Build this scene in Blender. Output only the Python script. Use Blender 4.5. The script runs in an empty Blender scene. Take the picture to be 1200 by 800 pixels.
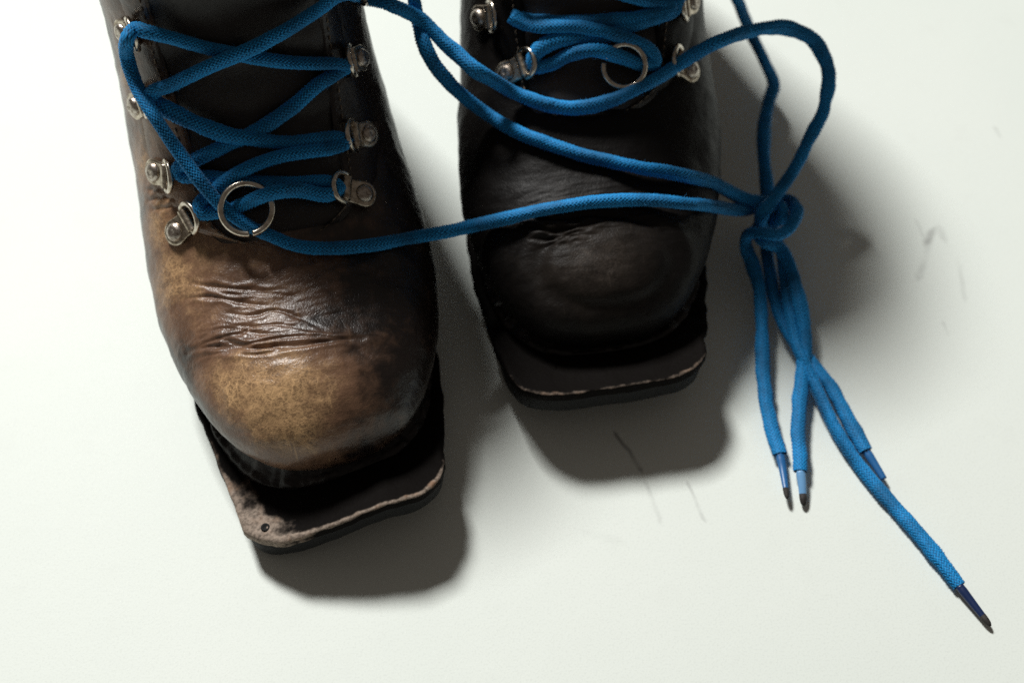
import bpy, math, random
import numpy as np
from mathutils import Vector, Matrix, noise
from mathutils.bvhtree import BVHTree

random.seed(4)
rng = np.random.default_rng(7)
SC = bpy.context.scene
COL = SC.collection

# ------------------------------------------------------------------ camera
PITCH = math.radians(57); DIST = 0.56; LENS = 50.0
CAM = np.array([0, -DIST*math.cos(PITCH), DIST*math.sin(PITCH)])
FW = np.array([0, math.cos(PITCH), -math.sin(PITCH)])
RT = np.array([1.0, 0, 0]); UPV = np.cross(RT, FW)
FPX = 1200*LENS/36.0
cd = bpy.data.cameras.new("camera"); cam = bpy.data.objects.new("camera", cd); COL.objects.link(cam)
cd.lens = LENS; cd.sensor_width = 36; cd.clip_start = .01; cd.clip_end = 50
cam.location = CAM.tolist(); cam.rotation_euler = (math.pi/2-PITCH, 0, 0)
cd.dof.use_dof = True; cd.dof.focus_distance = 0.487; cd.dof.aperture_fstop = 6.0
cd.dof.aperture_blades = 7
SC.camera = cam

# ------------------------------------------------------------------ world + window light
w = bpy.data.worlds.new("World"); SC.world = w; w.use_nodes = True
bg = w.node_tree.nodes["Background"]
bg.inputs[0].default_value = (1.0, 0.87, 0.76, 1); bg.inputs[1].default_value = 0.088
ELEV = math.radians(51); AZ = (-0.52, 0.854)
LD = 4.0
ld = bpy.data.lights.new("window_light", 'AREA'); ld.shape = 'RECTANGLE'
ld.size = .68; ld.size_y = .68; ld.energy = 208; ld.color = (1.0, 0.99, 0.965)
lo = bpy.data.objects.new("window_light", ld); COL.objects.link(lo)
ldir = Vector((AZ[0]*math.cos(ELEV), AZ[1]*math.cos(ELEV), math.sin(ELEV)))
lo.location = ldir*LD; lo.rotation_euler = (-ldir).to_track_quat('-Z', 'Y').to_euler()
SC.cycles.use_denoising = False
vs = SC.view_settings
vs.view_transform = 'Standard'; vs.look = 'None'; vs.exposure = 0; vs.gamma = 1

# ------------------------------------------------------------------ helpers
def ray(x, y):
    d = FW*FPX + RT*(x-600) - UPV*(y-400)
    return d/np.linalg.norm(d)
def at(x, y, z):                       # point on the sight line of a photo pixel, z metres above the floor
    d = ray(x, y); t = (z-CAM[2])/d[2]
    return CAM + d*t

def mesh_obj(name, verts, faces, mat, parent=None, smooth=True):
    me = bpy.data.meshes.new(name)
    verts = np.asarray(verts, dtype=np.float32)
    if isinstance(faces, np.ndarray):
        n = len(faces)
        me.vertices.add(len(verts)); me.vertices.foreach_set('co', verts.ravel())
        me.loops.add(n*4); me.loops.foreach_set('vertex_index', faces.astype(np.int32).ravel())
        me.polygons.add(n); me.polygons.foreach_set('loop_start', np.arange(0, n*4, 4, dtype=np.int32))
        me.update(calc_edges=True); me.validate()
    else:
        me.from_pydata(verts.tolist(), [], faces); me.update()
    if smooth:
        me.polygons.foreach_set('use_smooth', np.ones(len(me.polygons), dtype=bool))
    if mat: me.materials.append(mat)
    o = bpy.data.objects.new(name, me); COL.objects.link(o)
    if parent: o.parent = parent
    return o
def set_attr(o, name, vals):
    a = o.data.attributes.new(name, 'FLOAT', 'POINT')
    a.data.foreach_set('value', np.asarray(vals, dtype=np.float32).ravel())
def grid_faces(n, m, wrap_m=True, wrap_n=False):
    i = np.arange(n if wrap_n else n-1)[:, None]; j = np.arange(m if wrap_m else m-1)[None, :]
    i2 = (i+1) % n; j2 = (j+1) % m
    return np.stack([i*m+j, i*m+j2, i2*m+j2, i2*m+j], -1).reshape(-1, 4)
def tag(o, label=None, cat=None, group=None, kind=None):
    if label: o['label'] = label
    if cat: o['category'] = cat
    if group: o['group'] = group
    if kind: o['kind'] = kind
    return o
def hermite(keys, vals, q):            # smooth interpolation of a table
    keys = np.asarray(keys, float); vals = np.asarray(vals, float)
    if vals.ndim == 1: vals = vals[:, None]
    h = np.diff(keys)[:, None]; d = np.diff(vals, axis=0)/h
    m = np.zeros_like(vals); m[0] = d[0]; m[-1] = d[-1]
    m[1:-1] = (d[:-1]*h[1:] + d[1:]*h[:-1])/(h[1:]+h[:-1])
    q = np.asarray(q, float); i = np.clip(np.searchsorted(keys, q, side='right')-1, 0, len(keys)-2)
    t = ((q-keys[i])/(keys[i+1]-keys[i]))[:, None]; hh = h[i]
    r = ((2*t**3-3*t**2+1)*vals[i] + (t**3-2*t**2+t)*hh*m[i] + (-2*t**3+3*t**2)*vals[i+1] + (t**3-t**2)*hh*m[i+1])
    return r if r.shape[1] > 1 else r[:, 0]
def catmull(P, step):                  # dense curve through the points, resampled by length
    P = np.asarray(P, float)
    k = np.concatenate([[0], np.cumsum(np.sqrt(np.linalg.norm(np.diff(P, axis=0), axis=1))+1e-6)])
    q = np.linspace(0, k[-1], len(P)*40)
    C = hermite(k, P, q)
    s = np.concatenate([[0], np.cumsum(np.linalg.norm(np.diff(C, axis=0), axis=1))])
    n = max(4, int(s[-1]/step))
    u = np.linspace(0, s[-1], n)
    return np.stack([np.interp(u, s, C[:, i]) for i in range(3)], 1), u
def frames(C, up):
    T = np.gradient(C, axis=0); T /= np.linalg.norm(T, axis=1)[:, None]
    N = np.zeros_like(T); n = up - T[0]*np.dot(up, T[0]); n /= np.linalg.norm(n); N[0] = n
    for i in range(1, len(T)):
        n = n - T[i]*np.dot(n, T[i]); n /= np.linalg.norm(n)
        N[i] = n
    return T, N, np.cross(T, N)
def tube(C, rad, nseg, up=np.array([0, 0, 1.0]), closed=False, flat=(1, 1), caps=True):
    T, N, B = frames(C, up)
    a = np.linspace(0, 2*math.pi, nseg, endpoint=False)
    rad = np.broadcast_to(np.asarray(rad, float), (len(C),))
    V = C[:, None, :] + rad[:, None, None]*(N[:, None, :]*np.cos(a)[None, :, None]*flat[0] + B[:, None, :]*np.sin(a)[None, :, None]*flat[1])
    F = grid_faces(len(C), nseg, True, closed)
    return V.reshape(-1, 3), F
def capped(V, F, n, m):
    V = np.concatenate([V, V[:m].mean(0)[None], V[-m:].mean(0)[None]])
    f = F.tolist(); c0 = n*m; c1 = c0+1
    for j in range(m):
        f.append([c0, (j+1) % m, j]); f.append([c1, (n-1)*m+j, (n-1)*m+(j+1) % m])
    return V, f
def fbm(P, scale, octv=3, seed=0.0):
    out = np.empty(len(P))
    for i, p in enumerate(np.asarray(P)*scale + seed):
        out[i] = noise.fractal(p.tolist(), 1.0, 2.0, octv)
    return out

# ------------------------------------------------------------------ node material helpers
class NT:
    def __init__(s, name):
        s.m = bpy.data.materials.new(name); s.m.use_nodes = True
        s.t = s.m.node_tree; s.b = s.t.nodes['Principled BSDF']
    def n(s, typ, **kw):
        nd = s.t.nodes.new(typ)
        for k, v in kw.items():
            if k.startswith('i_'):
                nd.inputs[k[2:].replace('_', ' ')].default_value = v
            else: setattr(nd, k, v)
        return nd
    def l(s, a, b): s.t.links.new(a, b)
    def val(s, sock, v):
        if hasattr(v, 'is_linked'): s.l(v, sock)
        else: sock.default_value = v
    def math(s, op, a, b=0.0, c=None, clamp=False):
        nd = s.n('ShaderNodeMath', operation=op, use_clamp=clamp)
        s.val(nd.inputs[0], a); s.val(nd.inputs[1], b)
        if c is not None: s.val(nd.inputs[2], c)
        return nd.outputs[0]
    def mix(s, f, a, b, blend='MIX'):
        nd = s.n('ShaderNodeMix', data_type='RGBA', blend_type=blend)
        s.val(nd.inputs[0], f); s.val(nd.inputs[6], a); s.val(nd.inputs[7], b)
        return nd.outputs[2]
    def noise(s, vec, scale, detail=3, rough=.55, dist=0.0):
        nd = s.n('ShaderNodeTexNoise'); s.l(vec, nd.inputs['Vector'])
        nd.inputs['Scale'].default_value = scale; nd.inputs['Detail'].default_value = detail
        nd.inputs['Roughness'].default_value = rough; nd.inputs['Distortion'].default_value = dist
        return nd.outputs['Fac']
    def ramp(s, f, a, b, smooth=True):
        nd = s.n('ShaderNodeMapRange', interpolation_type='SMOOTHSTEP' if smooth else 'LINEAR')
        s.l(f, nd.inputs[0]); nd.inputs[1].default_value = a; nd.inputs[2].default_value = b
        return nd.outputs[0]
    def attr(s, name): return s.n('ShaderNodeAttribute', attribute_name=name).outputs['Fac']
    def obj(s): return s.n('ShaderNodeTexCoord').outputs['Object']
    def bump(s, h, strength, dist, prev=None):
        nd = s.n('ShaderNodeBump'); nd.inputs['Strength'].default_value = strength; nd.inputs['Distance'].default_value = dist
        s.l(h, nd.inputs['Height'])
        if prev is not None: s.l(prev, nd.inputs['Normal'])
        return nd.outputs[0]
    def done(s, color=None, rough=None, normal=None, metal=None, spec=None):
        if color is not None: s.val(s.b.inputs['Base Color'], color)
        if rough is not None: s.val(s.b.inputs['Roughness'], rough)
        if normal is not None: s.l(normal, s.b.inputs['Normal'])
        if metal is not None: s.val(s.b.inputs['Metallic'], metal)
        if spec is not None: s.val(s.b.inputs['Specular IOR Level'], spec)
        return s.m

def leather(name, dark, mid, tan, rough=.42, spec=.5):
    t = NT(name); o = t.obj()
    wear = t.attr('wear')
    big = t.noise(o, 45, 4, .6); med = t.noise(o, 170, 4, .6, .4); fine = t.noise(o, 900, 3, .6)
    grain = t.n('ShaderNodeTexVoronoi', feature='DISTANCE_TO_EDGE'); t.l(o, grain.inputs['Vector']); grain.inputs['Scale'].default_value = 950
    wv = t.math('ADD', wear, t.math('MULTIPLY', t.math('SUBTRACT', big, .5), 0.55))
    wv = t.math('ADD', wv, t.math('MULTIPLY', t.math('SUBTRACT', med, .5), 0.65))
    c = t.mix(t.ramp(wv, .02, .55), dark, mid)
    c = t.mix(t.ramp(wv, .42, 1.05), c, tan)
    sp = t.math('ADD', t.math('MULTIPLY', t.noise(o, 1050, 4, .75), .6), t.math('MULTIPLY', t.noise(o, 330, 3, .7), .4))
    speck = t.math('MULTIPLY', t.ramp(sp, .44, .60), t.ramp(wv, .15, .8))
    c = t.mix(t.math('MULTIPLY', speck, .62), c, tuple(v*.42 for v in mid[:3])+(1,))
    lite = t.math('MULTIPLY', t.ramp(t.noise(o, 1500, 3, .7), .56, .70), t.ramp(wv, .3, .9))
    c = t.mix(t.math('MULTIPLY', lite, .5), c, tuple(min(1, v*1.35) for v in tan[:3])+(1,))
    # craquelure of the rubbed finish
    ck = t.n('ShaderNodeTexVoronoi', feature='DISTANCE_TO_EDGE'); ck.inputs['Scale'].default_value = 330
    wp = t.n('ShaderNodeVectorMath', operation='MULTIPLY_ADD'); nz = t.n('ShaderNodeTexNoise'); t.l(o, nz.inputs['Vector']); nz.inputs['Scale'].default_value = 260
    t.l(nz.outputs['Color'], wp.inputs[0]); wp.inputs[1].default_value = (.004, .004, .004); t.l(o, wp.inputs[2]); t.l(wp.outputs[0], ck.inputs['Vector'])
    cl = t.math('SUBTRACT', 1.0, t.ramp(ck.outputs['Distance'], .0, .07))
    cl = t.math('MULTIPLY', cl, t.math('MULTIPLY', t.ramp(big, .38, .62), t.ramp(wv, .45, .95)))
    c = t.mix(t.math('MULTIPLY', cl, .55), c, tuple(min(1, v*1.5) for v in tan[:3])+(1,))
    # fine pale surface scratches
    mp = t.n('ShaderNodeMapping'); t.l(o, mp.inputs[0]); mp.inputs['Rotation'].default_value = (.3, .2, .7); mp.inputs['Scale'].default_value = (900, 60, 60)
    sc = t.ramp(t.noise(mp.outputs[0], 1.0, 2, .5, .8), .66, .74)
    c = t.mix(t.math('MULTIPLY', sc, t.math('MULTIPLY', t.ramp(wv, .1, .7), .6)), c, tan)
    n1 = t.bump(t.ramp(grain.outputs['Distance'], 0, .18), .22, .00012)
    n1 = t.bump(fine, .35, .00025, n1)
    n1 = t.bump(med, .35, .0007, n1)
    r = t.math('ADD', rough-.10, t.math('MULTIPLY', med, .22))
    return t.done(c, r, n1, spec=spec)

M_LEATHER_A = leather('brown_leather', (.012, .008, .0065, 1), (.175, .094, .055, 1), (.50, .312, .155, 1), .32)
M_LEATHER_B = leather('shade_darkened_leather', (.007, .006, .0055, 1), (.016, .0125, .010, 1), (.048, .038, .031, 1), .46, .12)  # dark leather; near-black tone and low specular also stand in for shade
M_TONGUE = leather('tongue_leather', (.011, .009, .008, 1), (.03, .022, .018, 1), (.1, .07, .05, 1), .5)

def sole_mat(name, dark, worn):
    t = NT(name); o = t.obj(); rim = t.attr('rim')
    a = t.noise(o, 120, 4, .65); b = t.noise(o, 700, 3, .6)
    f = t.math('ADD', rim, t.math('MULTIPLY', t.math('SUBTRACT', a, .5), 1.25))
    f = t.ramp(f, .38, .85)
    wc = t.mix(t.ramp(b, .35, .7), worn, tuple(v*.45 for v in worn[:3])+(1,))
    wc = t.mix(t.ramp(a, .5, .75), wc, (worn[0]*.8, worn[1]*.62, worn[2]*.5, 1))
    c = t.mix(f, dark, wc)
    n1 = t.bump(b, .5, .0005); n1 = t.bump(a, .6, .0012, n1)
    return t.done(c, t.math('ADD', .52, t.math('MULTIPLY', b, .3)), n1, spec=.03)
M_MID = sole_mat('worn_sole_leather', (.006, .005, .0045, 1), (.33, .265, .215, 1))
def simple(name, col, rough, metal=0.0, nscale=None, nstr=.3, spec=.5, dcol=None):
    t = NT(name); o = t.obj(); n1 = None; c = col
    if nscale:
        f = t.noise(o, nscale, 4, .6); n1 = t.bump(f, nstr, .0004)
        if dcol: c = t.mix(t.ramp(f, .35, .7), col, dcol)
        rough = t.math('ADD', rough-.08, t.math('MULTIPLY', f, .2))
    return t.done(c, rough, n1, metal, spec)
M_RUBBER = simple('black_rubber', (.009, .009, .009, 1), .7, 0, 300, .8, spec=.2)
M_WELT = simple('dark_welt_leather', (.009, .0075, .007, 1), .36, 0, 240, 1.0, spec=.25, dcol=(.024, .019, .017, 1))
M_STEEL = simple('aged_nickel', (.60, .53, .43, 1), .32, 1.0, 420, .45, dcol=(.22, .17, .115, 1))
M_RING = simple('bright_nickel_wire', (.66, .60, .51, 1), .25, 1.0, 500, .2, dcol=(.42, .36, .28, 1))
M_RIVET = simple('rivet_metal', (.55, .50, .44, 1), .34, 1.0, 900, .4, dcol=(.22, .17, .13, 1))
M_THREAD = simple('waxed_thread', (.20, .15, .10, 1), .7, 0, 1500, .3, dcol=(.06, .05, .04, 1))
M_AGLET_B = simple('blue_plastic_aglet', (.02, .13, .34, 1), .35, 0, 300, .1)
M_AGLET_L = simple('clear_blue_aglet', (.16, .36, .62, 1), .25, 0, 300, .1)
M_AGLET_D = simple('dark_blue_aglet', (.008, .022, .08, 1), .35, 0, 300, .1)
M_TIP = simple('charred_tip', (.02, .017, .015, 1), .7, 0, 900, .5)

def lace_mat():
    t = NT('blue_braided_cord'); o = t.obj(); h = t.attr('braid')
    f = t.noise(o, 2600, 2, .6); g = t.noise(o, 70, 3, .5)
    c = t.mix(t.ramp(h, .1, .8), (.001, .035, .105, 1), (.005, .29, .70, 1))
    c = t.mix(t.math('MULTIPLY', t.ramp(f, .52, .70), .40), c, (.07, .44, .82, 1))
    c = t.mix(t.math('MULTIPLY', t.ramp(g, .42, .70), .60), c, (.006, .085, .20, 1))
    n1 = t.bump(f, .4, .0002)
    t.b.inputs['Sheen Weight'].default_value = .12; t.b.inputs['Sheen Roughness'].default_value = .4
    return t.done(c, .66, n1, spec=.3)
M_LACE = lace_mat()
M_FUZZ = simple('lace_fuzz', (.05, .33, .68, 1), .8, 0, 300, .1)

# ------------------------------------------------------------------ floor
def floor_mat():
    t = NT('white_painted_surface'); o = t.obj()
    big = t.noise(o, 6, 3, .5); med = t.noise(o, 60, 4, .6); fine = t.noise(o, 1300, 2, .7)
    c = t.mix(t.ramp(big, .3, .7), (.750, .803, .752, 1), (.780, .826, .775, 1))
    c = t.mix(t.math('MULTIPLY', t.ramp(med, .55, .8), .10), c, (.58, .60, .56, 1))
    c = t.mix(t.math('MULTIPLY', t.ramp(fine, .48, .70), .24), c, (.55, .58, .55, 1))
    sep = t.n('ShaderNodeSeparateXYZ'); 
    wob = t.n('ShaderNodeTexNoise'); t.l(o, wob.inputs['Vector']); wob.inputs['Scale'].default_value = 90
    t.l(o, sep.inputs[0]); X, Y = sep.outputs[0], sep.outputs[1]
    jit = t.math('MULTIPLY', t.math('SUBTRACT', wob.outputs['Fac'], .5), .0030)
    marks = [((722, 508), (751, 550), 1.5, .62), ((756, 566), (773, 610), 1.6, .20), ((806, 566), (826, 608), 1.3, .26),
             ((1091, 283), (1077, 325), 2.2, .20), ((1093, 272), (1087, 284), 2.8, .40), ((1101, 268), (1107, 280), 2.6, .18), ((1073, 258), (1082, 276), 1.2, .15),
             ((1122, 305), (1131, 350), 1.8, .14), ((1105, 378), (1110, 392), 1.0, .2), 
             ((1172, 160), (1166, 150), 1.2, .2), ((687, 624), (724, 634), 3.0, .05)]
    for a, b, wd, k in marks:
        A = at(*a, 0); B = at(*b, 0); d = B-A; L = np.hypot(d[0], d[1]); d = d/L
        rx = t.math('SUBTRACT', X, float(A[0])); ry = t.math('SUBTRACT', Y, float(A[1]))
        s = t.math('ADD', t.math('MULTIPLY', rx, float(d[0])), t.math('MULTIPLY', ry, float(d[1])))
        q = t.math('ADD', t.math('MULTIPLY', rx, float(-d[1])), t.math('MULTIPLY', ry, float(d[0])))
        q = t.math('ABSOLUTE', t.math('ADD', q, jit))
        over = t.math('MAXIMUM', t.math('SUBTRACT', t.math('ABSOLUTE', t.math('SUBTRACT', s, L/2)), L/2), 0.0)
        dd = t.math('ADD', q, t.math('MULTIPLY', over, .5))
        f = t.math('SUBTRACT', 1.0, t.ramp(dd, .0001, wd*.001))
        f = t.math('MULTIPLY', f, t.math('MULTIPLY', t.ramp(med, .25, .6), k))
        c = t.mix(f, c, (.11, .10, .10, 1))
    n1 = t.bump(fine, .10, .0002); n1 = t.bump(med, .15, .0006, n1)
    return t.done(c, .55, n1, spec=.35)
g = 3.0
N = 24
fv = [(-g+2*g*i/N, -g+2*g*j/N, 0) for j in range(N+1) for i in range(N+1)]
ff = [[j*(N+1)+i, j*(N+1)+i+1, (j+1)*(N+1)+i+1, (j+1)*(N+1)+i] for j in range(N) for i in range(N)]
tag(mesh_obj('floor', fv, ff, floor_mat(), None, False), 'white painted floor with faint scuffs', None, None, 'structure')

# ------------------------------------------------------------------ boot surface
#        T (y, z)   S (y, z)   half width, widest level, upper exponent, lower exponent
TAB = [((20.0, 35), (20, 33), .3, .5, 2.0, 2.0),
       ((20.6, 40.5), (20.3, 28.5), 10, .48, 2.0, 2.2),
       ((23.5, 46.5), (22, 25.5), 19, .45, 2.0, 2.6),
       ((29.5, 52.5), (27, 24), 28, .42, 2.05, 3.0),
       ((39, 57.5), (38, 21.2), 36.5, .40, 2.1, 3.0),
       ((51.5, 60), (54, 18), 43.5, .40, 2.15, 3.0),
       ((65, 60.5), (75, 15.5), 48.5, .40, 2.2, 3.0),
       ((82, 63), (102, 14), 52, .40, 2.2, 3.0),
       ((101, 71), (135, 14), 52.5, .44, 2.2, 3.0),
       ((119, 84), (172, 14), 50.5, .50, 2.2, 3.0),
       ((134, 100), (222, 14), 48.5, .58, 2.6, 2.8),
       ((146, 119), (272, 18), 47.5, .62, 2.9, 2.4),
       ((154, 141), (292, 50), 47, .62, 2.9, 2.2),
       ((159, 165), (290, 100), 47, .60, 2.4, 2.2),
       ((161, 188), (285, 145), 47, .60, 2.4, 2.2),
       ((161, 200), (283, 172), 48, .58, 2.4, 2.2),
       ((160.5, 205), (283, 188), 48, .58, 2.4, 2.2),
       ((159.5, 230), (284, 216), 48, .58, 2.4, 2.2)]
KEY = np.arange(len(TAB), dtype=float)
PAR = np.array([[a[0], a[1], b[0], b[1], c, d, e, f] for a, b, c, d, e, f in TAB], float)
TOPK = 16.0
def surf(k, a):
    """k: (n,) section, a: (m,) angle, 0 = top line.  Returns (n, m, 3) in metres."""
    q = hermite(KEY, PAR, k)
    ty, tz, sy, sz, wd, vm, nu, nl = [q[:, i:i+1] for i in range(8)]
    a = np.asarray(a)[None, :]; s, c = np.sin(a), np.cos(a)
    n = np.where(c >= 0, nu, nl)
    x = np.maximum(wd, .05)*np.sign(s)*np.abs(s)**(2/n)
    e = np.abs(c)**(2/n)
    v = np.where(c >= 0, vm+(1-vm)*e, vm-vm*e)
    x = x*np.where(c < 0, 1-.20*(1-np.clip(v/vm, 0, 1))**1.5, 1.0)      # drawn in towards the sole
    yy = sy+(ty-sy)*v; zz = sz+(tz-sz)*v
    x = x + BEND*np.clip(yy-20, 0, 225)       # the foot is not straight on its sole
    return np.stack([x, yy, zz], -1)/1000
def normals(P, wrap=True):
    if wrap: da = np.roll(P, -1, 1)-np.roll(P, 1, 1)
    else: da = np.gradient(P, axis=1)
    dk = np.gradient(P, axis=0)
    n = np.cross(dk, da); l = np.linalg.norm(n, axis=2, keepdims=True)
    return n/np.maximum(l, 1e-15)
def spring(y):                           # curled-up toe of the sole, mm
    return 18.5*np.clip(1-np.asarray(y)/88.0, 0, 1)**1.7

BOOTS = {}
BEND = 0.0
class Boot: pass
def place(bt, P):                        # boot space -> world
    P = np.asarray(P); c, s = math.cos(bt.ang), math.sin(bt.ang)
    return np.stack([P[..., 0]*c-P[..., 1]*s+bt.loc[0], P[..., 0]*s+P[..., 1]*c+bt.loc[1], P[..., 2]+bt.loc[2]], -1)
def unplace(bt, W):
    W = np.asarray(W)-bt.loc; c, s = math.cos(bt.ang), math.sin(bt.ang)
    return np.stack([W[..., 0]*c+W[..., 1]*s, -W[..., 0]*s+W[..., 1]*c, W[..., 2]], -1)
def bvh_of(bt, objs):
    vv, ff, base = [], [], 0
    for o in objs:
        co = np.empty(len(o.data.vertices)*3, dtype=np.float32); o.data.vertices.foreach_get('co', co)
        vv.append(place(bt, co.reshape(-1, 3))); ff += [[i+base for i in p.vertices] for p in o.data.polygons]; base += len(co)//3
    return BVHTree.FromPolygons(np.concatenate(vv).tolist(), ff)
def hit(bt, x, y):
    loc, nor, _, _ = bt.bvh.ray_cast(Vector(CAM.tolist()), Vector(ray(x, y).tolist()))
    if loc is None: return None
    n = np.array(nor)
    if n@ray(x, y) > 0: n = -n
    return np.array(loc), n

def outline(n=260):                      # plan of the sole in mm: square-nosed, waisted
    ys = [0, .6, 2.2, 5.5, 11, 22, 45, 70, 95, 125, 165, 215, 262, 284, 296, 301, 302.5]
    ws = [0, 19, 26, 31.5, 35.5, 38.2, 42.5, 46.5, 48, 46, 39.5, 36, 35.5, 32, 22, 10, 0]
    yy = np.concatenate([np.linspace(0, 12, 60), np.linspace(12, 260, 160)[1:], np.linspace(260, 302.5, 60)[1:]])
    key = np.sqrt(np.array(ys)); wv = np.interp(np.sqrt(yy), key, ws)
    wv = np.maximum(hermite(key, ws, np.sqrt(yy)), 0); wv[-1] = 0; wv[0] = 0
    R = np.stack([wv, yy], 1); Lf = np.stack([-wv, yy], 1)[::-1]
    C = np.concatenate([R, Lf[1:-1]])
    s = np.concatenate([[0], np.cumsum(np.linalg.norm(np.diff(np.vstack([C, C[:1]]), axis=0), axis=1))])
    CC = np.vstack([C, C[:1]]); u = np.linspace(0, s[-1], n, endpoint=False)
    return np.stack([np.interp(u, s, CC[:, 0]), np.interp(u, s, CC[:, 1])], 1)
def inset(C, d):
    T = np.roll(C, -1, 0)-np.roll(C, 1, 0); T /= np.linalg.norm(T, axis=1)[:, None]
    Nn = np.stack([-T[:, 1], T[:, 0]], 1)            # inward for counter-clockwise
    return C + Nn*np.broadcast_to(np.asarray(d, float), (len(C),))[:, None]

def slab(name, bt, z0, z1, ins, mat, bevel, droop, rough):
    C = outline(420); n = len(C)
    jit = np.array([noise.fractal((p[0]*.09+3, p[1]*.09, z0*.2+bt.seed), 1, 2, 4) for p in C])
    rings = []
    def ring(d, z, rim):
        P = inset(C, ins+d+jit*rough); dz = spring(P[:, 1])+droop(P); P[:, 0] += .75*BEND*np.clip(P[:, 1]-20, 0, 130)
        zz = np.array([noise.fractal((p[0]*.12, p[1]*.12, bt.seed+9), 1, 2, 3) for p in P])*.5 if z > z0+.1 else 0
        rings.append((np.stack([P[:, 0], P[:, 1], z+dz+zz], 1), np.full(n, rim)))
    ring(6, z0, 0); ring(bevel, z0, .1); ring(bevel*.3, z0+bevel*.3, .2); ring(0, z0+bevel, .3)
    ring(.15, (z0+z1)/2, .2); ring(0, z1-bevel, .4); ring(bevel*.3, z1-bevel*.3, 1.0); ring(bevel, z1, .85)
    ring(1.7, z1+.1, .5); ring(2.4, z1, .2); ring(4.5, z1-.2, .125); ring(8, z1-.3, .125); ring(12, z1-.3, 0); ring(17, z1-.3, 0)
    Pc = rings[-1][0].copy(); Pc[:, 1] = np.clip(Pc[:, 1], 21, 280); Pc[:, 0] = .75*BEND*np.clip(Pc[:, 1]-20, 0, 130)+.01*Pc[:, 0]
    Pc[:, 2] = z1-.3+spring(Pc[:, 1])+droop(Pc); rings.append((Pc, np.zeros(n)))
    V = np.concatenate([r[0] for r in rings]); R = np.concatenate([r[1] for r in rings])
    F = grid_faces(len(rings), n)[:, ::-1].tolist()
    V = V/1000
    o = mesh_obj(name, V, F, mat, bt.root)
    bt.tmp_rim = (o, R, V)
    set_attr(o, 'rim', R)
    return o

def polydist(P, line):                    # distance of points to a 3D polyline + signed side along 'axis'
    best = np.full(len(P), 1e9); who = np.zeros(len(P)); tt = np.zeros(len(P))
    m = len(line)-1
    for i in range(m):
        a, b = line[i], line[i+1]; d = b-a; L = d@d
        t = np.clip(((P-a)@d)/L, 0, 1); q = P-(a+t[:, None]*d)
        ds = np.linalg.norm(q, axis=1); k = ds < best
        best[k] = ds[k]; tt[k] = (i+t[k])/m
    return best, tt

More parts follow.
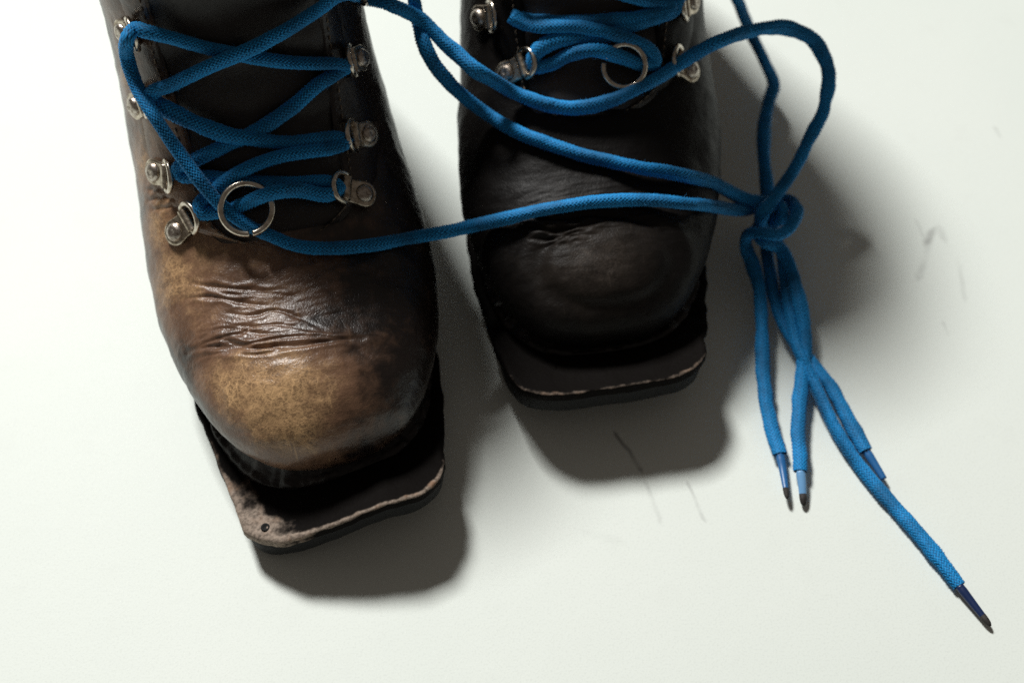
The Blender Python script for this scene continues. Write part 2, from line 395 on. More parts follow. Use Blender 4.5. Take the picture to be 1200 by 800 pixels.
def make_boot(name, label, loc_px, ang, mat, creases, seed, tune):
    global BEND, TOPK
    TOPK = tune.get('top', 16.0)
    BEND = tune.get('bend', 0.0)
    bt = Boot(); bt.ang = math.radians(ang); bt.seed = seed
    bt.loc = at(*loc_px, .034); bt.loc[2] = 0.0
    root = bpy.data.objects.new(name, None); COL.objects.link(root); root.empty_display_size = .03
    root.location = bt.loc.tolist(); root.rotation_euler = (0, 0, bt.ang); bt.root = root
    tag(root, label, 'boot', 'pair of leather ski boots')
    # ---- upper, dense where it shows
    ks = np.concatenate([np.linspace(0, 1, 26)[:-1], np.linspace(1, 3, 50)[:-1], np.linspace(3, 9, 230)[:-1], np.linspace(9, 12, 70)[:-1], np.linspace(12, TOPK, 50)])
    at_ = np.concatenate([np.linspace(-.62*math.pi, .62*math.pi, 260)[:-1], np.linspace(.62*math.pi, 1.38*math.pi, 60)[:-1]])
    P0 = surf(ks, at_); n0 = normals(P0)
    if (n0[150, 130, 2]) < 0: n0 = -n0
    bt.flip = -1 if normals(surf(np.linspace(5, 6, 5), np.linspace(-.2, .2, 5)), False)[2, 2, 2] < 0 else 1
    shp = P0.shape; P = P0.reshape(-1, 3); Nn = n0.reshape(-1, 3)
    F = grid_faces(shp[0], shp[1])
    up0 = mesh_obj('upper_base', P, F, None)
    bt.bvh = bvh_of(bt, [up0]); bpy.data.objects.remove(up0)
    mm = P*1000
    disp = np.zeros(len(P))
    kk = np.repeat(ks, shp[1]); aa = np.tile(np.where(at_ > math.pi, at_-2*math.pi, at_), shp[0])
    vis = (kk < 11.5) & (np.abs(aa) < 2.1)
    idx = np.nonzero(vis)[0]
    # broad unevenness of old leather
    disp[idx] += fbm(mm[idx], .028, 3, seed)*.9
    disp[idx] += fbm(mm[idx]*np.array([.7, 1.6, 1.2]), .09, 3, seed+5)*.28
    # cross wrinkles behind the toe cap
    zone = np.exp(-((mm[idx, 1]-tune['wr_y'])/tune['wr_w'])**2)*np.exp(-(np.abs(mm[idx, 0]-tune.get('wr_x', 0))/tune.get('wr_xw', 60))**4)
    q = mm[idx]*np.array([.10, .62, .35]) + np.array([0, .06, 0])*np.sin(mm[idx, :1]*.15)
    wr = np.array([noise.turbulence(p.tolist(), 3, False) for p in q+seed*3])
    disp[idx] += (wr-.8)*zone*tune['wr_d']
    Wp = place(bt, P)
    for line, depth, wid, side in creases:
        pts = []
        for c in line:
            h = hit(bt, *c)
            if h is not None: pts.append(h[0])
        if len(pts) < 2: continue
        L3, _ = catmull(pts, .003)
        box = (Wp > L3.min(0)-.02).all(1) & (Wp < L3.max(0)+.02).all(1)
        ii = np.nonzero(box)[0]
        if not len(ii): continue
        d, tpar = polydist(Wp[ii], L3); d = d*1000
        fade = np.sin(np.clip(tpar, 0.02, .98)*math.pi)**.6
        wv = wid*(.7+.6*np.sin(tpar*9+seed)**2)
        disp[ii] += 1.15*fade*(-depth*np.exp(-(d/wv)**2) + side*depth*np.exp(-((d-2.1*wv)/(1.3*wv))**2))
    if tune.get('ring'):
        cy, cx, ry, rx, dep = tune['ring']
        e = np.sqrt(((mm[:, 1]-cy)/ry)**2+((mm[:, 0]-cx)/rx)**2)
        top = (mm[:, 2] > 30)
        disp += top*(-dep*np.exp(-((e-1)/.14)**2) + .6*dep*np.exp(-((e-1.30)/.13)**2))
    P = P + Nn*(disp/1000)[:, None]
    # where the colour has been rubbed off
    wear = np.zeros(len(P))
    for (px, py), r, k in tune['wear']:
        h = hit(bt, px, py)
        if h is None: continue
        d = np.linalg.norm((Wp-h[0])*np.array([1, 1, 1]), axis=1)*1000
        wear = np.maximum(wear, k*np.exp(-(d/r)**2))
    upper = mesh_obj('upper', P, F, mat, root); set_attr(upper, 'wear', wear)
    bt.upper = upper
    sol = upper.modifiers.new('thickness', 'SOLIDIFY'); sol.thickness = .0022; sol.offset = -1
    # ---- shell patches cut from the same surface: tongue and lace facings
    KT = tune['throat']
    def patch(k0, k1, af0, af1, nk, na, off, pname, pm, edge=2.4, wr=0.1):
        ks2 = np.linspace(k0, k1, nk); rows = []; u = np.linspace(0, 1, na)
        for kv in ks2:
            rows.append(surf(np.array([kv]), af0(kv)+(af1(kv)-af0(kv))*u)[0])
        Q = np.stack(rows); nq = normals(Q, False)
        if nq[nk//2, na//2]@np.array([0, -.6, .8]) < 0: nq = -nq
        o3 = off(ks2[:, None], u[None, :])/1000
        fn = fbm((Q*1000).reshape(-1, 3), .05, 3, seed+2).reshape(nk, na)*.0006
        top = Q+nq*(o3+fn)[..., None]
        bot = Q-nq*.0034
        V = np.concatenate([top.reshape(-1, 3), bot.reshape(-1, 3)]); Fg = grid_faces(nk, na, False).tolist(); n = nk*na
        Fg += [[a+n for a in reversed(f)] for f in Fg]
        def strip(a):
            for i in range(len(a)-1): Fg.append([a[i], a[i]+n, a[i+1]+n, a[i+1]])
        strip([i*na for i in range(nk)]); strip([i*na+na-1 for i in range(nk)][::-1])
        strip(list(range(na))[::-1]); strip([(nk-1)*na+i for i in range(na)])
        o = mesh_obj(pname, V, Fg, pm, root)
        wq = np.zeros(len(V))
        Wq = place(bt, V)
        for (px, py), r, kx in tune['wear']:
            h = hit(bt, px, py)
            if h is not None: wq = np.maximum(wq, kx*np.exp(-(np.linalg.norm(Wq-h[0], axis=1)*1000/r)**2))
        set_attr(o, 'wear', wq)
        return o, top, nq
    def inner(k):
        t = min(1, max(0, (k-KT)/.9)); return .06+.40*math.sqrt(1-(1-t)**2)
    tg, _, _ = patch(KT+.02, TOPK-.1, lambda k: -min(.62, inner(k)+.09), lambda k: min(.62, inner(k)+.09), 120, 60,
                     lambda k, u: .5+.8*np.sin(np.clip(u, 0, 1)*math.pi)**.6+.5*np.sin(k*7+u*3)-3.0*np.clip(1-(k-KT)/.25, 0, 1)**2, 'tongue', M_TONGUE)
    bt.facings = []
    for s in (-1, 1):
        fo, top, nq = patch(KT, TOPK-.05, lambda k: s*inner(k), lambda k: s*(inner(k)+(.62+.10*math.sin(k))*min(1, max(.10, (k-KT)/1.5))), 220, 60,
                    lambda k, u: 4.9*np.clip((1-u)/.9, 0, 1)**.5*np.clip((k-KT)/(.10+.8*u), 0, 1)**.6*(.6+.4*np.clip(u/.035+.35, 0, 1))-2.8+.35*np.sin(k*2.1+s)*np.clip((k-KT-.5), 0, 1), 'facing', mat)
        bt.facings.append(fo)
        # stitching along the front edge of the facing
        row = top[:, 7, :]; nr = nq[:, 7, :]
        sL = np.concatenate([[0], np.cumsum(np.linalg.norm(np.diff(row, axis=0), axis=1))])
        vv, ff = [], []; b = 0
        for q0 in np.arange(.004, sL[-1]-.004, .0031):
            a = np.array([np.interp(q0, sL, row[:, i]) for i in range(3)]); b2 = np.array([np.interp(q0+.0021, sL, row[:, i]) for i in range(3)])
            nn = np.array([np.interp(q0, sL, nr[:, i]) for i in range(3)])
            C = np.stack([a-nn*.0003, a*.7+b2*.3+nn*.0003, a*.3+b2*.7+nn*.0003, b2-nn*.0003])
            v, f = tube(C, [.0002, .00032, .00032, .0002], 6, nn)
            vv.append(v); ff.append(f+b); b += len(v)
        so = mesh_obj('stitching', np.concatenate(vv), np.concatenate(ff), M_THREAD, fo); so['kind'] = 'stuff'
    bt.bvh = bvh_of(bt, [upper, tg]+bt.facings)
    # ---- sole
    droop = tune['droop']
    slab('outsole', bt, 0, 8.4, 0.6, M_RUBBER, .9, droop, .5)
    ms = slab('midsole', bt, 8.6, 13.6, -.4, M_MID, 1.0, droop, 1.2)
    o, R, V = bt.tmp_rim
    extra = tune['rim'](V*1000)
    for i, v in enumerate(np.clip(np.where(R > .13, R, 0)*extra[0]+extra[1]*(R > .12), 0, 1)): o.data.attributes['rim'].data[i].value = v
    # ---- welt: lumpy strip closing the upper down on to the sole
    half = [(0, 23), (9, 23.5), (16.5, 25), (23, 28.5), (29, 35), (33.5, 44), (38, 57), (42, 74), (44, 100), (42.5, 132), (37, 170), (33, 210)]
    pl = np.array([(-x, y, 0) for x, y in half[::-1]]+[(x, y, 0) for x, y in half[1:]], float)
    pl[:, 0] += .9*BEND*np.clip(pl[:, 1]-20, 0, 130)
    path = catmull(pl/1000, .0010)[0]*1000
    T = np.gradient(path, axis=0); T[:, 2] = 0; T /= np.linalg.norm(T, axis=1)[:, None]
    outw = np.stack([T[:, 1], -T[:, 0], np.zeros(len(T))], 1)
    if ((path-np.array([0, 120, 0]))*outw).sum(1).mean() < 0: outw = -outw
    hw = np.interp(path[:, 1], [0, 5, 11, 22, 45, 70, 95, 125, 165, 215], [20, 32, 36, 38.2, 42.5, 46.5, 48, 46, 39.5, 36])
    foot = path+outw*4.0; bx = .75*BEND*np.clip(foot[:, 1]-20, 0, 130); foot[:, 0] = np.clip(foot[:, 0], bx-hw+3.2, bx+hw-3.2)
    foot[:, 2] = 13.3+spring(foot[:, 1])+droop(foot)
    head = path-outw*2.5; head[:, 2] = 16.5+spring(head[:, 1])
    rows = []
    lump = np.array([noise.fractal((p*.13+seed).tolist(), 1, 2, 4) for p in path])
    lump2 = np.array([noise.fractal((p*.45+seed).tolist(), 1, 2, 3) for p in path])
    for u in np.linspace(0, 1, 15):
        f_ = u**1.6                                   # concave flare towards the sole
        Pq = head*(1-u)+foot*u; Pq[:, :2] = head[:, :2]*(1-f_)+foot[:, :2]*f_
        bulge = math.sin(math.pi*u)*.8+ 1.1*math.exp(-((u-.86)/.10)**2)
        Pq = Pq+outw*(bulge*.6*(1+1.3*lump))[:, None]; Pq[:, 2] += bulge*(.5+1.3*lump+.8*lump2)
        rows.append(Pq)
    V = np.concatenate(rows)/1000
    wo = mesh_obj('welt', V, grid_faces(15, len(path), False), M_WELT, root)
    wo.modifiers.new('thickness', 'SOLIDIFY').thickness = .0008
    for hx, hy in tune.get('pegs', []):
        Z = 13.9+spring(hy)+float(droop(np.array([[hx, hy, 0]]))[0])
        prof = [(0, -.2), (.8, -.15), (1.3, .25), (1.55, .1), (1.7, -.4)]
        vv = [(hx/1000, hy/1000, (Z-.25)/1000)]; ff = []
        for r, z in prof[1:]:
            for j in range(12): vv.append(((hx+r*math.cos(j*math.pi/6))/1000, (hy+r*math.sin(j*math.pi/6))/1000, (Z+z)/1000))
        for j in range(12): ff.append([0, 1+j, 1+(j+1) % 12])
        for i in range(3):
            for j in range(12): ff.append([1+i*12+j, 1+(i+1)*12+j, 1+(i+1)*12+(j+1) % 12, 1+i*12+(j+1) % 12])
        mesh_obj('sole_peg', vv, ff, M_RUBBER, root)
    BOOTS[name] = bt
    return bt

def droopA(P):
    x, y = P[:, 0], P[:, 1]
    left = np.clip((14-x)/50, 0, 1)
    return -spring(y)*.90*left - 4.0*np.clip((x-4)/34, 0, 1)*np.clip(1-y/70, 0, 1)
def droopB(P):
    return 1.0*np.clip(P[:, 0]/38, -1, 1)*np.clip(1-P[:, 1]/80, 0, 1)
def rimA(V):
    x, y = V[:, 0], V[:, 1]
    e = np.clip(1-np.hypot((x+30)/22, (y-12)/30), 0, 1)
    k = np.clip(1.15-np.clip(y-6, 0, 99)/18, .15, 1)*.9
    return np.where(x > 0, k, np.clip(1.1-y/80, .3, 1)), e*.95
def rimB(V):
    k = np.clip(1.1-np.clip(V[:, 1]-4, 0, 99)/30, .2, 1)*.56
    return k, np.zeros(len(V))

CR_A = [([(211, 416), (250, 405), (290, 408), (330, 405), (372, 401), (425, 395)], .85, 1.0, .6),
        ([(217, 413), (240, 402), (262, 397), (285, 404), (319, 397), (366, 394), (410, 397)], .7, .7, .4),
        ([(226, 421), (261, 413), (302, 416), (340, 408), (385, 399)], .38, .6, .4),
        ([(215, 350), (251, 348), (278, 353), (312, 358)], .65, .7, .5),
        ([(219, 331), (251, 336), (285, 339), (330, 340)], .6, .7, .5),
        ([(238, 339), (275, 345), (312, 343), (345, 347)], .5, .6, .5),
        ([(261, 365), (295, 369), (320, 362), (352, 372), (380, 386)], .45, .6, .4),
        ([(225, 405), (258, 395), (288, 388), (299, 375)], .45, .6, .4),
        ([(255, 378), (290, 382), (330, 380), (365, 388)], .4, .5, .4),
        ([(230, 390), (270, 384), (310, 391), (350, 388)], .35, .5, .4),
        ([(172, 236), (190, 230), (212, 228)], .6, .8, .5), ([(178, 246), (198, 243), (214, 238)], .5, .7, .5),
        ([(168, 222), (185, 222), (205, 219)], .5, .7, .5)]
CR_B = [([(612, 262), (645, 270), (672, 266), (705, 258)], .9, .9, .8), ([(620, 280), (650, 278), (690, 268)], .7, .7, .6),
        ([(600, 250), (640, 258), (690, 250), (740, 252)], .6, .9, .5), ([(640, 288), (662, 278), (690, 274)], .6, .6, .6)]
bootA = make_boot('ski_boot', 'worn brown leather ski boot with scuffed tan toe, left of the pair', (407, 596), 15.0, M_LEATHER_A, CR_A, 1.7,
    dict(wr_y=68, wr_w=13, wr_d=.17, wr_x=-10, wr_xw=34, top=14.5, throat=7.55, droop=droopA, rim=rimA, pegs=[(-29, 9)],
         wear=[((330, 470), 25, 1.0), ((285, 455), 18, .85), ((385, 450), 15, .55), ((345, 500), 17, .8), ((250, 440), 14, .6), ((200, 320), 20, .72),
               ((185, 270), 14, .72), ((240, 290), 17, .62), ((300, 310), 22, .50), ((300, 370), 24, .45), ((240, 370), 16, .5), ((165, 190), 16, .66), ((152, 110), 16, .60), ((142, 40), 18, .5), ((300, 420), 30, .4), ((200, 380), 14, .5), ((176, 150), 20, .62), ((225, 330), 24, .6), ((330, 330), 26, .42), ((190, 240), 16, .6)]))
bootB = make_boot('ski_boot', 'dark leather ski boot with shade put into its near-black colour, right of the pair', (722, 450), 8.5, M_LEATHER_B, CR_B, 6.3,
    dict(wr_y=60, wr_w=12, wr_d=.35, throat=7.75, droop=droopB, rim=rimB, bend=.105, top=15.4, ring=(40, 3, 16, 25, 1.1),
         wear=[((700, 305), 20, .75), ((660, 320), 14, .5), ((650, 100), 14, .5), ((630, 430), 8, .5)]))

# ------------------------------------------------------------------ eyelets
def lathe(prof, n=20):
    V, F = [], []
    for r, z in prof:
        for j in range(n): V.append((r*math.cos(2*math.pi*j/n), r*math.sin(2*math.pi*j/n), z))
    for i in range(len(prof)-1):
        for j in range(n): F.append([i*n+j, i*n+(j+1) % n, (i+1)*n+(j+1) % n, (i+1)*n+j])
    F.append([(len(prof)-1)*n+j for j in range(n)])
    return V, F
def eyelet(bt, p_riv, p_end, tilt=26, sc=1.12):
    h = hit(bt, *p_riv); h2 = hit(bt, *p_end)
    if h is None or h2 is None: print('eyelet miss', p_riv); return
    dx, dy = p_end[0]-p_riv[0], p_end[1]-p_riv[1]
    smp = []
    for t_ in np.linspace(-.3, .8, 7):
        for u_ in (-.35, 0, .35):
            hh = hit(bt, p_riv[0]+dx*t_-dy*u_, p_riv[1]+dy*t_+dx*u_)
            if hh is not None and np.linalg.norm(hh[0]-h[0]) < .016: smp.append(hh)
    n = np.sum([q[1] for q in smp], axis=0); n /= np.linalg.norm(n)
    X = h2[0]-h[0]; X -= n*(X@n); X /= np.linalg.norm(X); Y = np.cross(n, X)
    hi = max((q[0]-h[0])@n for q in smp)
    O = h[0]+n*(min(hi, .0028)*.8+.0004)
    M = lambda V: unplace(bt, O+(np.asarray(V)*sc/1000)@np.stack([X, Y, n]))
    # plate: rounded end round the rivet, sides drawn in slightly, folded over at the front
    A = np.linspace(math.pi/2, 3*math.pi/2, 17)
    def out(d): 
        return [((4.3-d)*math.cos(a), (4.3-d)*math.sin(a)) for a in A]+[(3+.1, -(3.9-d)), (6.2, -(3.9-d)), (6.2, 3.9-d), (3.1, 3.9-d)]
    V, F = [], []; levels = [(0, -3.0), (0, .75), (.25, 1.0), (.8, 1.05)]
    m = 21
    for d, z in levels: V += [(x, y, z) for x, y in out(d)]
    for i in range(3):
        for j in range(m): F.append([i*m+j, i*m+(j+1) % m, (i+1)*m+(j+1) % m, (i+1)*m+j])
    F.append([3*m+j for j in range(m)])
    b = len(V)
    for y in (-3.9, -3.75, 3.75, 3.9):                       # folded barrel
        r = 1.75 if abs(y) < 3.8 else 1.55
        for j in range(14): V.append((6.6+r*math.cos(j*math.pi/7), y, 1.25+r*math.sin(j*math.pi/7)))
    for i in range(3):
        for j in range(14): F.append([b+i*14+j, b+i*14+(j+1) % 14, b+(i+1)*14+(j+1) % 14, b+(i+1)*14+j])
    F.append([b+j for j in range(14)]); F.append([b+42+13-j for j in range(14)])
    pl = mesh_obj('eyelet', M(V), F, M_STEEL, bt.root)
    md = pl.modifiers.new('n', 'EDGE_SPLIT'); md.split_angle = math.radians(40)
    Vr, Fr = lathe([(3.1, .8), (3.05, 1.35), (2.7, 1.9), (2.0, 2.35), (1.1, 2.6), (.7, 2.45), (.3, 2.4)])
    mesh_obj('rivet', M(Vr), Fr, M_RIVET, pl)
    ct, st = math.cos(math.radians(tilt)), math.sin(math.radians(tilt))
    pts = [(0, -4.6), (1.4, -4.75)]+[(1.6+4.6*math.sin(a), -4.75*math.cos(a)) for a in np.linspace(.25, math.pi-.25, 12)]+[(1.4, 4.75), (0, 4.6), (0, 2), (0, -2)]
    P = np.array([(6.6+x*ct, y, 1.25+x*st) for x, y in pts])
    P2, _ = catmull(np.vstack([P, P[:1]]), .35)
    P2 = P2[:-1]
    v, f = tube(P2, .95, 10, np.array([0, 0, 1.0]), True)
    mesh_obj('ring', M(v), f, M_RING, pl)
for a, b in [((209, 272), (240, 246)), ((184, 201), (214, 207)), ((161, 124), (184, 113)), ((148, 37), (166, 37)),
             ((420, 69), (398, 74)), ((429, 158), (396, 161)), ((424, 229), (392, 222)), ((420, -14), (398, -8))]:
    eyelet(bootA, a, b)
for a, b in [((565, 21), (600, 17)), ((596, 87), (628, 74)), ((808, 2), (780, 12)), ((806, 83), (776, 66)), ((570, -42), (600, -46))]:
    eyelet(bootB, a, b)

# ------------------------------------------------------------------ laces
def on(bt, x, y, lift):                   # a point lying `lift` mm clear of the boot
    h = hit(bt, x, y)
    d = ray(x, y)
    if h is None:                          # just beside the silhouette: take the depth of the nearest flank
        for j in range(1, 60):
            for sx in (-1, 1):
                h = h or hit(bt, x+sx*j*1.5, y)
            if h is not None: break
        t = (h[0]-CAM)@FW/(d@FW)
        return CAM+d*t-d*(lift/1000)
    c = max(.35, -(h[1]@d))
    return h[0]-d*(lift/1000/c)
def A(x, y, l=3.2): return on(bootA, x, y, l)
def B(x, y, l=3.2): return on(bootB, x, y, l)
def Z(x, y, z): return at(x, y, z/1000)

def cord(name, pts, parent, r=2.42, flat=(.92, 1.06), tail=None):
    C, u = catmull(pts, .00036)
    T, N, Bn = frames(C, np.array([0, -.5, .86]))
    ns = 40; ph = np.linspace(0, 2*math.pi, ns, endpoint=False)
    ir = np.array([noise.fractal((x*90, 3.1*r, len(pts)), 1, 2, 3) for x in u])
    rv = r*(1+.035*np.sin(u*1000*.11)+.03*np.sin(u*1000*.043+1)+.06*ir)
    wob = np.array([noise.fractal((x*55, 9.7, len(pts)), 1, 2, 3) for x in u]); wob2 = np.array([noise.fractal((x*55, 21.3, len(pts)), 1, 2, 3) for x in u])
    C = C+Bn*(wob*.0006)[:, None]+N*(wob2*.0002)[:, None]
    sw = np.maximum(np.clip((.065-u)/.03, 0, 1), np.clip((u-u[-1]+.075)/.03, 0, 1))
    upv = np.array([0, -.25, .97]); up2 = upv-T*(T@upv)[:, None]; up2 /= np.linalg.norm(up2, axis=1)[:, None]
    up2 *= np.where((up2*N).sum(1) < 0, -1, 1)[:, None]
    N = N*(1-sw)[:, None]+up2*sw[:, None]; N /= np.linalg.norm(N, axis=1)[:, None]; Bn = np.cross(T, N)
    fl0 = np.full(len(u), flat[0]); fl1 = np.full(len(u), flat[1])
    rv = rv*(1-.10*sw); fl0 = fl0*(1-.25*sw); fl1 = fl1*(1+.12*sw)          # the tails lie pressed a little flatter
    sq = np.clip(ir, -.5, .8)*.16; fl0 = fl0*(1-sq); fl1 = fl1*(1+sq)
    Aph = 6*ph[None, :]+(u*1000*math.pi/1.45)[:, None]; Bph = 6*ph[None, :]-(u*1000*math.pi/1.45)[:, None]
    h = np.abs(np.sin(Aph)*np.sin(Bph))**.6
    fz = rng.normal(0, .05, h.shape)
    R = (rv[:, None]-.52+.88*h+fz)/1000
    V = C[:, None, :]+R[..., None]*(N[:, None, :]*(np.cos(ph)[None, :]*fl0[:, None])[..., None]+Bn[:, None, :]*(np.sin(ph)[None, :]*fl1[:, None])[..., None])
    F = grid_faces(len(C), ns)
    o = mesh_obj(name, V.reshape(-1, 3), F, M_LACE, parent)
    set_attr(o, 'braid', np.clip(h+fz, 0, 1))
    nf = 1500; ii = rng.integers(5, len(C)-5, nf); jj = rng.integers(0, ns, nf)
    base = V[ii, jj]; outv = base-C[ii]; outv /= np.linalg.norm(outv, axis=1)[:, None]
    dr = outv*.6+rng.normal(0, .6, (nf, 3)); dr /= np.linalg.norm(dr, axis=1)[:, None]
    ln = rng.uniform(.0004, .0013, nf)[:, None]; sd = np.cross(dr, rng.normal(0, 1, (nf, 3))); sd /= np.linalg.norm(sd, axis=1)[:, None]; sd *= .00004
    s2 = np.cross(dr, sd); bend = rng.normal(0, .0002, (nf, 3))
    fv_ = np.stack([base+sd, base-sd*.5+s2*.8, base-sd*.5-s2*.8, base+dr*ln*.6+bend+sd, base+dr*ln*.6+bend-sd*.5+s2*.8, base+dr*ln*.6+bend-sd*.5-s2*.8, base+dr*ln+bend*2.5], 1).reshape(-1, 3)
    ff_ = []
    for q in range(nf):
        b = q*7
        ff_ += [[b, b+1, b+4, b+3], [b+1, b+2, b+5, b+4], [b+2, b, b+3, b+5], [b+3, b+4, b+6], [b+4, b+5, b+6], [b+5, b+3, b+6]]
    fo = mesh_obj('fuzz', fv_, ff_, M_FUZZ, o); fo['kind'] = 'stuff'
    return o, C
def aglet(pts, parent, m, r0=2.3, r1=1.7, tip=True):
    C, u = catmull(pts, .0006); t = u/u[-1]
    rad = (r0+(r1-r0)*t)*(1-.10*np.exp(-((t-.06)/.05)**2))
    v, f = tube(C, rad/1000, 16, np.array([0, -.3, .95]), flat=(.72, 1))
    v, f = capped(v, f, len(C), 16)
    o = mesh_obj('aglet', v, f, m, parent)
    if tip:
        d = C[-1]-C[-3]; d /= np.linalg.norm(d)
        E = np.stack([C[-1]-d*.0008, C[-1]+d*.0012, C[-1]+d*.0026, C[-1]+d*.0036])
        v, f = tube(E, np.array([r1*1.08, r1*1.0, r1*.8, r1*.35])/1000, 10, np.array([0, -.3, .95]), flat=(.75, 1)); v, f = capped(v, f, 4, 10)
        mesh_obj('tip', v, f, M_TIP, o)
    return o

def lace_root(name, label):
    o = bpy.data.objects.new(name, None); COL.objects.link(o); o.empty_display_size = .02
    return tag(o, label, 'shoelace', 'blue braided laces tied together')
LA = lace_root('shoelace', 'blue braided lace of the worn brown boot, with the longest, dark-tipped tail')
LB = lace_root('shoelace', 'blue braided lace of the dark boot, one short tail with a pale blue tip')

# --- lace of the brown boot: one continuous cord from tail to tail
end1 = [Z(921, 574, 4), Z(914, 532, 4), Z(902, 490, 4), Z(895, 440, 6), Z(893, 390, 9), Z(889, 335, 12), Z(882, 308, 14), Z(874, 288, 18), Z(877, 274, 25),
        Z(893, 273, 31), Z(912, 275, 33), Z(927, 264, 32), Z(932, 248, 28), Z(922, 236, 22), Z(902, 236, 16), Z(872, 246, 27), Z(838, 242, 44), Z(800, 238, 60), B(750, 234, 3.4), B(700, 236, 3.0), B(640, 245, 3.0), B(600, 254, 4),
        Z(560, 263, 52), Z(520, 272, 59)]
run1 = [A(480, 279, 3.6), A(440, 286, 3.2), A(400, 290, 3.2), A(350, 288, 3.2), A(318, 277, 4), A(290, 264, 4.0), A(262, 243, 6.0), A(238, 216, 8.5), A(208, 176, 9), A(180, 135, 8.5), A(160, 100, 7), A(149, 66, 6), A(150, 44, 6), A(158, 34, 4)]
lac = [A(172, 37, 5), A(200, 45, 4.5), A(250, 59, 3.6), A(300, 68, 3.4), A(350, 74, 3.4), A(396, 75, 4), A(408, 78, 3.5), A(398, 84, 3), A(375, 98, 3.2), A(340, 127, 3.2), A(300, 153, 3.0), A(262, 172, 3.0), A(226, 188, 4.5), A(209, 197, 4), A(213, 206, 3),
       A(240, 207, 3), A(300, 213, 3), A(350, 214, 3.4), A(388, 214, 4), A(398, 221, 3.5), A(386, 228, 4), A(352, 223, 7.0), A(330, 224, 10.5), A(308, 229, 10.5), A(288, 238, 6.0), A(270, 246, 2.8), A(250, 249, 3.2), A(236, 249, 4), A(234, 240, 4.5),
       A(246, 228, 4.5), A(270, 209, 6.5), A(305, 191, 7), A(350, 179, 6), A(388, 174, 4.5), A(404, 167, 4), A(392, 163, 4), A(350, 168, 3.8), A(310, 165, 4.5), A(265, 158, 5.5), A(225, 142, 5.0), A(195, 127, 4), A(179, 116, 4.5), A(180, 108, 6), A(198, 100, 7), A(240, 80, 8), A(285, 62, 8), A(330, 38, 7.5), A(370, 14, 6), A(395, -4, 5)]
end2 = [A(412, -8, 6), A(425, -3, 8)]
arc = [Z(455, 5, 104), Z(490, 22, 96), Z(530, 58, 90), Z(560, 84, 87)]
over = [B(600, 107, 4.5), B(640, 123, 3.2), B(675, 126, 3.2), B(715, 118, 3.6), B(760, 98, 4.5), B(800, 72, 6)]
loopp = [Z(840, 50, 86), Z(880, 37, 80), Z(920, 33, 74), Z(953, 48, 68), Z(971, 84, 60), Z(966, 125, 52), Z(945, 172, 42), Z(921, 212, 33), Z(906, 234, 33), Z(894, 249, 32), Z(892, 263, 25), Z(903, 275, 18), Z(915, 292, 16), Z(919, 320, 13), Z(923, 355, 11), Z(933, 402, 9), Z(955, 452, 6), Z(975, 494, 4.5), Z(1003, 540, 3.2), Z(1056, 602, 3), Z(1095, 648, 3), Z(1124, 686, 3)]
pA = end1[1:]+run1+lac+end2+arc+over+loopp
cord('cord', pA, LA)
aglet([end1[1], Z(917, 548, 3.5), end1[0]], LA, M_AGLET_B, 1.75, 1.05)
aglet([loopp[-1], Z(1138, 704, 2.6), Z(1153, 723, 2.4)], LA, M_AGLET_D, 1.75, 1.15)

# --- lace of the dark boot
t2 = [Z(938, 552, 5), Z(936, 520, 5), Z(937, 470, 6), Z(944, 408, 9), Z(936, 352, 15), Z(926, 310, 18), Z(914, 290, 20), Z(896, 283, 24), Z(888, 268, 20), Z(900, 259, 22), Z(917, 256, 27), Z(915, 243, 29), Z(898, 238, 26), Z(874, 233, 32), Z(838, 216, 46), Z(800, 205, 60)]
s2 = [B(750, 197, 4.5), B(700, 186, 3.2), B(650, 171, 3.2), B(600, 151, 3.4), B(572, 134, 5), Z(540, 110, 74), Z(512, 80, 84), Z(497, 52, 90), Z(490, 25, 92), Z(486, 2, 98), Z(486, -30, 106), Z(505, -62, 114), Z(545, -72, 116)]
lb = [B(585, -60, 5), B(606, -44, 5), B(650, -30, 4), B(720, -10, 3.4), B(770, 4, 4), B(786, 8, 4), B(778, 14, 3.5), B(745, 22, 3.4), B(700, 26, 3.2), B(650, 27, 3), B(616, 24, 4), B(601, 20, 4.5), B(612, 14, 5), B(640, 6, 5.5), B(690, -8, 6), B(740, -24, 5), B(788, -40, 4)]
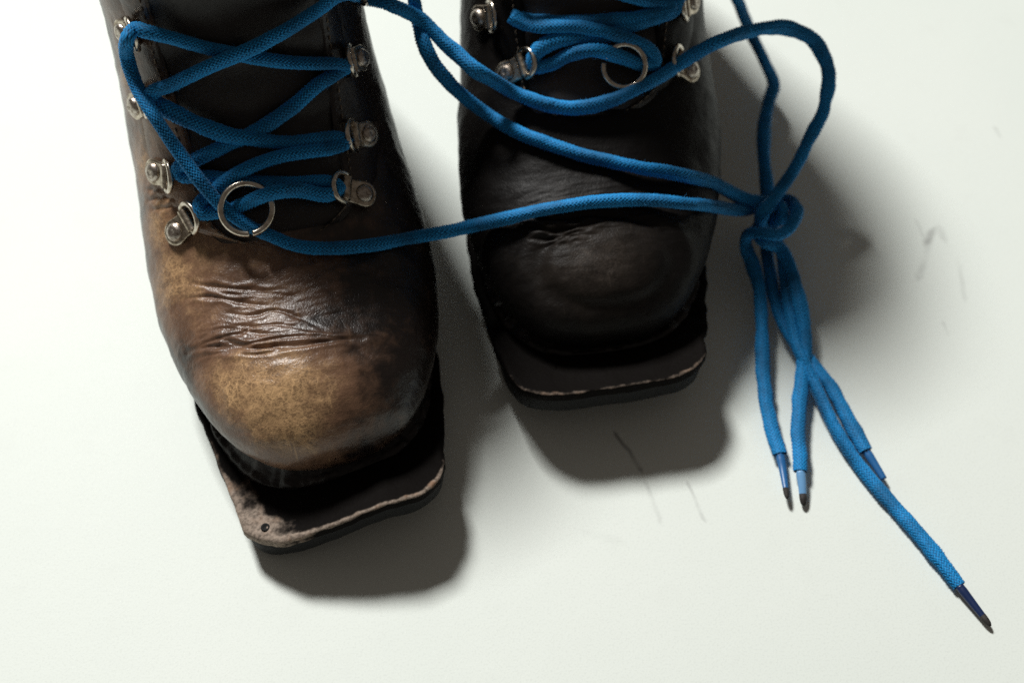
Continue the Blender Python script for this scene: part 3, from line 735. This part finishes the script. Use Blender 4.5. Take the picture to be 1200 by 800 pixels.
lb2 = [B(640, 30, 6), B(690, 34, 6), B(735, 46, 5.5), B(764, 62, 4.5), B(768, 74, 4), B(752, 76, 3.8), B(725, 66, 5), B(695, 58, 6.5), B(668, 64, 5), B(645, 76, 3.4), B(627, 78, 4), B(626, 66, 5), B(640, 54, 5.5), B(668, 46, 5), B(700, 44, 3.2), B(740, 30, 3), B(775, 20, 3.2), B(790, 12, 3.5)]
s4 = [B(812, -55, 5), Z(845, -40, 84), Z(862, -5, 48), Z(880, 40, 26), Z(897, 75, 18), Z(906, 97, 16), Z(899, 122, 17), Z(896, 160, 18), Z(897, 200, 18), Z(900, 232, 16), Z(905, 255, 13), Z(899, 285, 11), Z(904, 330, 9), Z(917, 375, 8), Z(945, 418, 7), Z(975, 455, 6), Z(1000, 502, 5), Z(1015, 528, 4.5)]
lowlace = [B(640, -20, 3.4)]
pB = t2+s2+lb[:12]+[B(616, 27, 5)]+lb2+[B(796, 2, 4), B(800, -14, 4), B(770, -30, 4), B(740, -44, 4), B(770, -60, 4), B(795, -66, 5)]+s4
cord('cord', pB, LB)
aglet([t2[0], Z(940, 568, 4), Z(941, 581, 3.0)], LB, M_AGLET_L, 1.85, 1.35)
aglet([s4[-1], Z(1026, 545, 3.8), Z(1036, 561, 3.2)], LB, M_AGLET_B, 1.75, 1.2, False)

# ------------------------------------------------------------------ loose wire rings
def wire_ring(bt, px, lift, R, wire, a0, a1, tiltx, tilty, label):
    h = hit(bt, *px); c = h[0]+h[1]*lift/1000
    n = h[1]*.6-ray(*px)*.4; n = n+RT*tiltx+UPV*tilty; n /= np.linalg.norm(n)
    X = RT-n*(RT@n); X /= np.linalg.norm(X); Y = np.cross(n, X)
    t = np.linspace(math.radians(a0), math.radians(a1), 120)
    P = np.array([c+(X*math.cos(q)+Y*math.sin(q))*R/1000 + n*.0006*math.sin(q*.5) for q in t])-c
    v, f = tube(P, wire/1000, 14, n); v, f = capped(v, f, 120, 14)
    o = mesh_obj('wire_ring', v, f, M_RING); o.location = c.tolist()
    tag(o, label, 'ring', 'open wire rings on the laces')
    return o
wire_ring(bootA, (294, 248), 7.6, 8.8, 1.2, -76, 276, .0, .02, 'open nickel wire ring lying on the laces of the brown boot')
wire_ring(bootB, (727, 79), 6.0, 7.8, 1.05, -188, 160, .0, .0, 'thin open wire ring on the lower laces of the dark boot')
